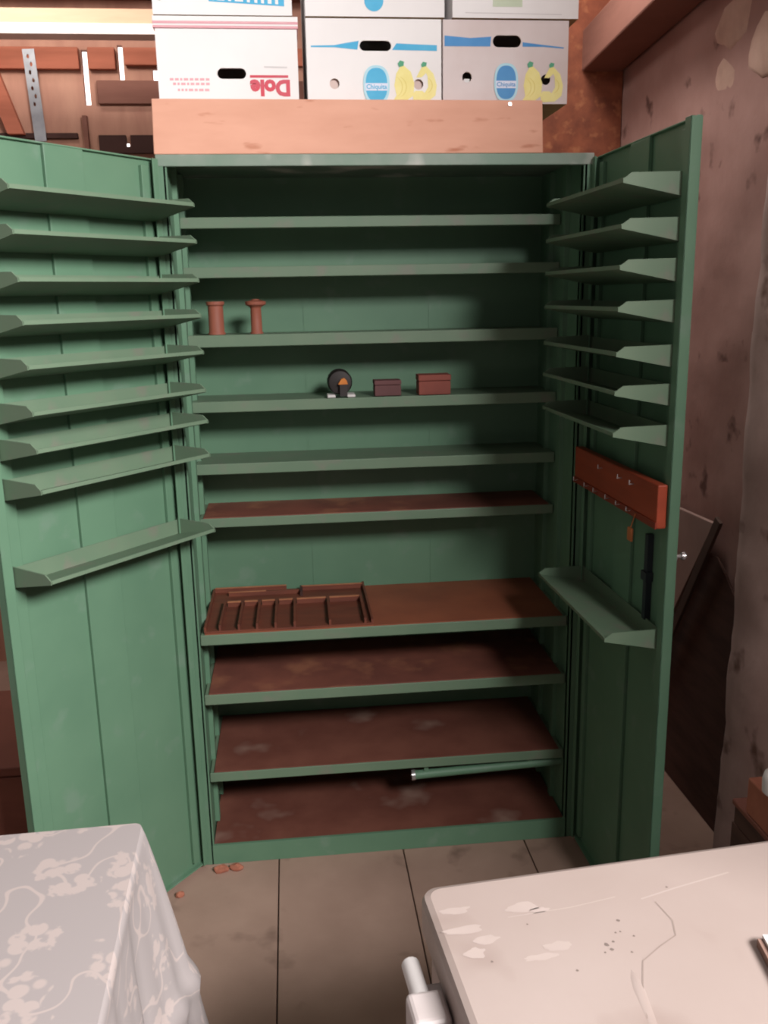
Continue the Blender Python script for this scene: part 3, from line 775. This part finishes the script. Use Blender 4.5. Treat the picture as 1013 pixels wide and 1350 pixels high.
# ------------------------------------------------------------------ background things
b = MB()        # perforated steel strap
sw = MB()
o = thing('steel_strap', 'grey perforated steel strap hanging in front of the plank wall', 'strap', (-1.147,1.572,2.139))
def strap():
    b = MB(); n = 14; L_ = .314; wd = .044
    bm = b.bm; k = b.mi(M['steel']); eds = []; rings = []
    loops = [[(-wd/2,0),(wd/2,0),(wd/2,L_),(-wd/2,L_)]]
    for i in range(7): loops.append(ell(.004 if i%2 else -.004, L_-.025-.028*i, .005, .008, 10))
    for lp in loops:
        vs = [bm.verts.new((p[0],0,p[1])) for p in lp]; rings.append(vs)
        for i in range(len(vs)): eds.append(bm.edges.new((vs[i],vs[(i+1)%len(vs)])))
    r = bmesh.ops.triangle_fill(bm, edges=eds, use_beauty=True)
    fcs = [g for g in r['geom'] if isinstance(g, bmesh.types.BMFace)]
    ex = bmesh.ops.extrude_face_region(bm, geom=fcs)
    for g in ex['geom']:
        if isinstance(g, bmesh.types.BMVert): g.co.y += .003
    return b
sm = strap().build('strap', o); sm.rotation_euler = (0,-.045,0)
b = MB(); b.box(-.02,.022,-.006,.003,-.012,.02,M['steel']); b.build('end_clip', o)

t = thing('wooden_chest', 'reddish brown wooden chest behind the left door', 'chest', (-1.25,.16,0))
b = MB(); b.box(-.34,.35,-.24,.24,0,.35,M['chest'],bev=.004); b.build('chest_body', t)
b = MB(); b.box(-.345,.355,-.245,.245,.355,.38,M['chest'],bev=.004); b.build('chest_lid', t)

def leaning(name, pts, x0, x1, m, label):
    b = MB(); b.prism(pts, 0, x0, x1, m); o = b.build(name, bevel=.002); return tag(o, label, 'board')
leaning('leaning_board', [(.064,.897),(.36,.885),(.97,0),(.668,0)], .916, .930, M['lean'], 'dusty wide board leaning behind the right cabinet door')
leaning('recess_shade_panel', [(-.22,.0),(-.20,.62),(.06,.80),(.95,.78),(.95,0)], .931, .939, M['crate'], 'added dark panel deepening the shade, standing against the right wall behind the leaning boards')  # added to darken the lower recess, where shade falls
leaning('leaning_lath', [(.0,.913),(.03,.925),(.592,0),(.558,0)], .902, .912, M['leandark'], 'narrow dark lath leaning beside the wide dusty board')

# small crate, brick and jar beyond the freezer by the wall
t = thing('crate', 'dark wooden crate by the right wall behind the freezer', 'crate', (.672,-.80,0))
b = MB(); b.box(-.050,.050,-.1,.1,.0,.518,M['crate'],bev=.003); b.build('crate_body', t)
b = MB()
for z in (.02,.18,.34,): b.box(-.053,-.050,-.1,.1,z,z+.14,M['crate'])
b.build('slats', t)
b = MB(); b.box(-.054,.054,-.105,.105,.518,.53,M['chest'],bev=.003); b.build('crate_top', t)
b = MB(); b.box(-.026,.026,-.055,.055,0,.075,M['brick'],bev=.004); br = b.build('brick'); br.location = (.646,-.80,.53); tag(br, 'reddish brick lying on the dark crate by the right wall', 'brick')
b = MB(); b.lathe([(.020,0),(.024,.004),(.025,.03),(.022,.042),(.013,.050),(.006,.052)], (0,0,0), M['whiteplastic'], 24); jr = b.build('jar', smooth=True); jr.location = (.640,-.81,.605)
tag(jr, 'small white rounded jar standing on the reddish brick', 'jar')

# brick crumbs at the cabinet's foot
def shard(x, y, s, rz, m, label):
    b = MB()
    r = bmesh.ops.create_icosphere(b.bm, subdivisions=2, radius=1)
    for v in r['verts']:
        k = 1+.3*noise.noise(v.co*1.4+Vector((x*30,y*30,0)))
        v.co = Vector((v.co.x*s[0]*k, v.co.y*s[1]*k, max(-.0, (v.co.z+.55)*s[2]*k)))
    b.mi(m); o = b.build('brick_shard'); o.location = (x,y,0); o.rotation_euler = (0,0,rz); return tag(o, label, 'brick', 'brick crumbs on the floor')
shard(-.476,-.034,(.020,.014,.012),.2,M['brick'],'left of two brick crumbs at the cabinet plinth')
shard(-.436,-.030,(.020,.013,.010),-.2,M['brick'],'right of two brick crumbs at the cabinet plinth')
shard(-.578,-.128,(.013,.009,.009),.5,M['brick'],'lone brick crumb under the left door corner')

# ------------------------------------------------------------------ light
def area(name, loc, target, sx, sy, power, col):
    d = bpy.data.lights.new(name, 'AREA'); d.shape = 'RECTANGLE'; d.size = sx; d.size_y = sy; d.energy = power; d.color = col
    o = bpy.data.objects.new(name, d); COL.objects.link(o); o.location = loc
    o.rotation_euler = (Vector(target)-Vector(loc)).to_track_quat('-Z','Y').to_euler(); return o
area('window_daylight', (1.5,-3.3,2.9), (-.3,0,1.2), 1.6, .6, 292, (1,.965,.95))
area('added_back_wall_fill', (-1.15,.55,2.95), (-1.0,1.5,2.3), .5, .4, 16, (1,.94,.88))  # added lamp, no roof gap built; brightens the left background
area('added_right_wall_fill', (.50,.50,2.85), (.9,-.1,1.8), .4, .4, 16, (1,.93,.88))  # added lamp without a window; lifts the upper right wall and chipboard
w_ = bpy.data.worlds.new('surroundings'); scene.world = w_; w_.use_nodes = True
nt = w_.node_tree; N = nt.nodes; L = nt.links
bg = N['Background']; bg.inputs['Color'].default_value = (.95,.80,.76,1); bg.inputs['Strength'].default_value = .26
# bright sky beyond the plank wall (+Y, a little above the horizon)
tc = N.new('ShaderNodeTexCoord'); sx = N.new('ShaderNodeSeparateXYZ'); L.new(tc.outputs['Generated'], sx.inputs[0])
mr = N.new('ShaderNodeMapRange'); mr.inputs['From Min'].default_value = .75; mr.inputs['From Max'].default_value = .9; mr.inputs['To Min'].default_value = .26; mr.inputs['To Max'].default_value = 4
L.new(sx.outputs['Y'], mr.inputs['Value']); L.new(mr.outputs['Result'], bg.inputs['Strength'])

vs_ = scene.view_settings
vs_.view_transform = 'Standard'; vs_.look = 'None'; vs_.gamma = 1; vs_.use_curve_mapping = False; vs_.exposure = 0.0
scene.cycles.filter_width = 2.2
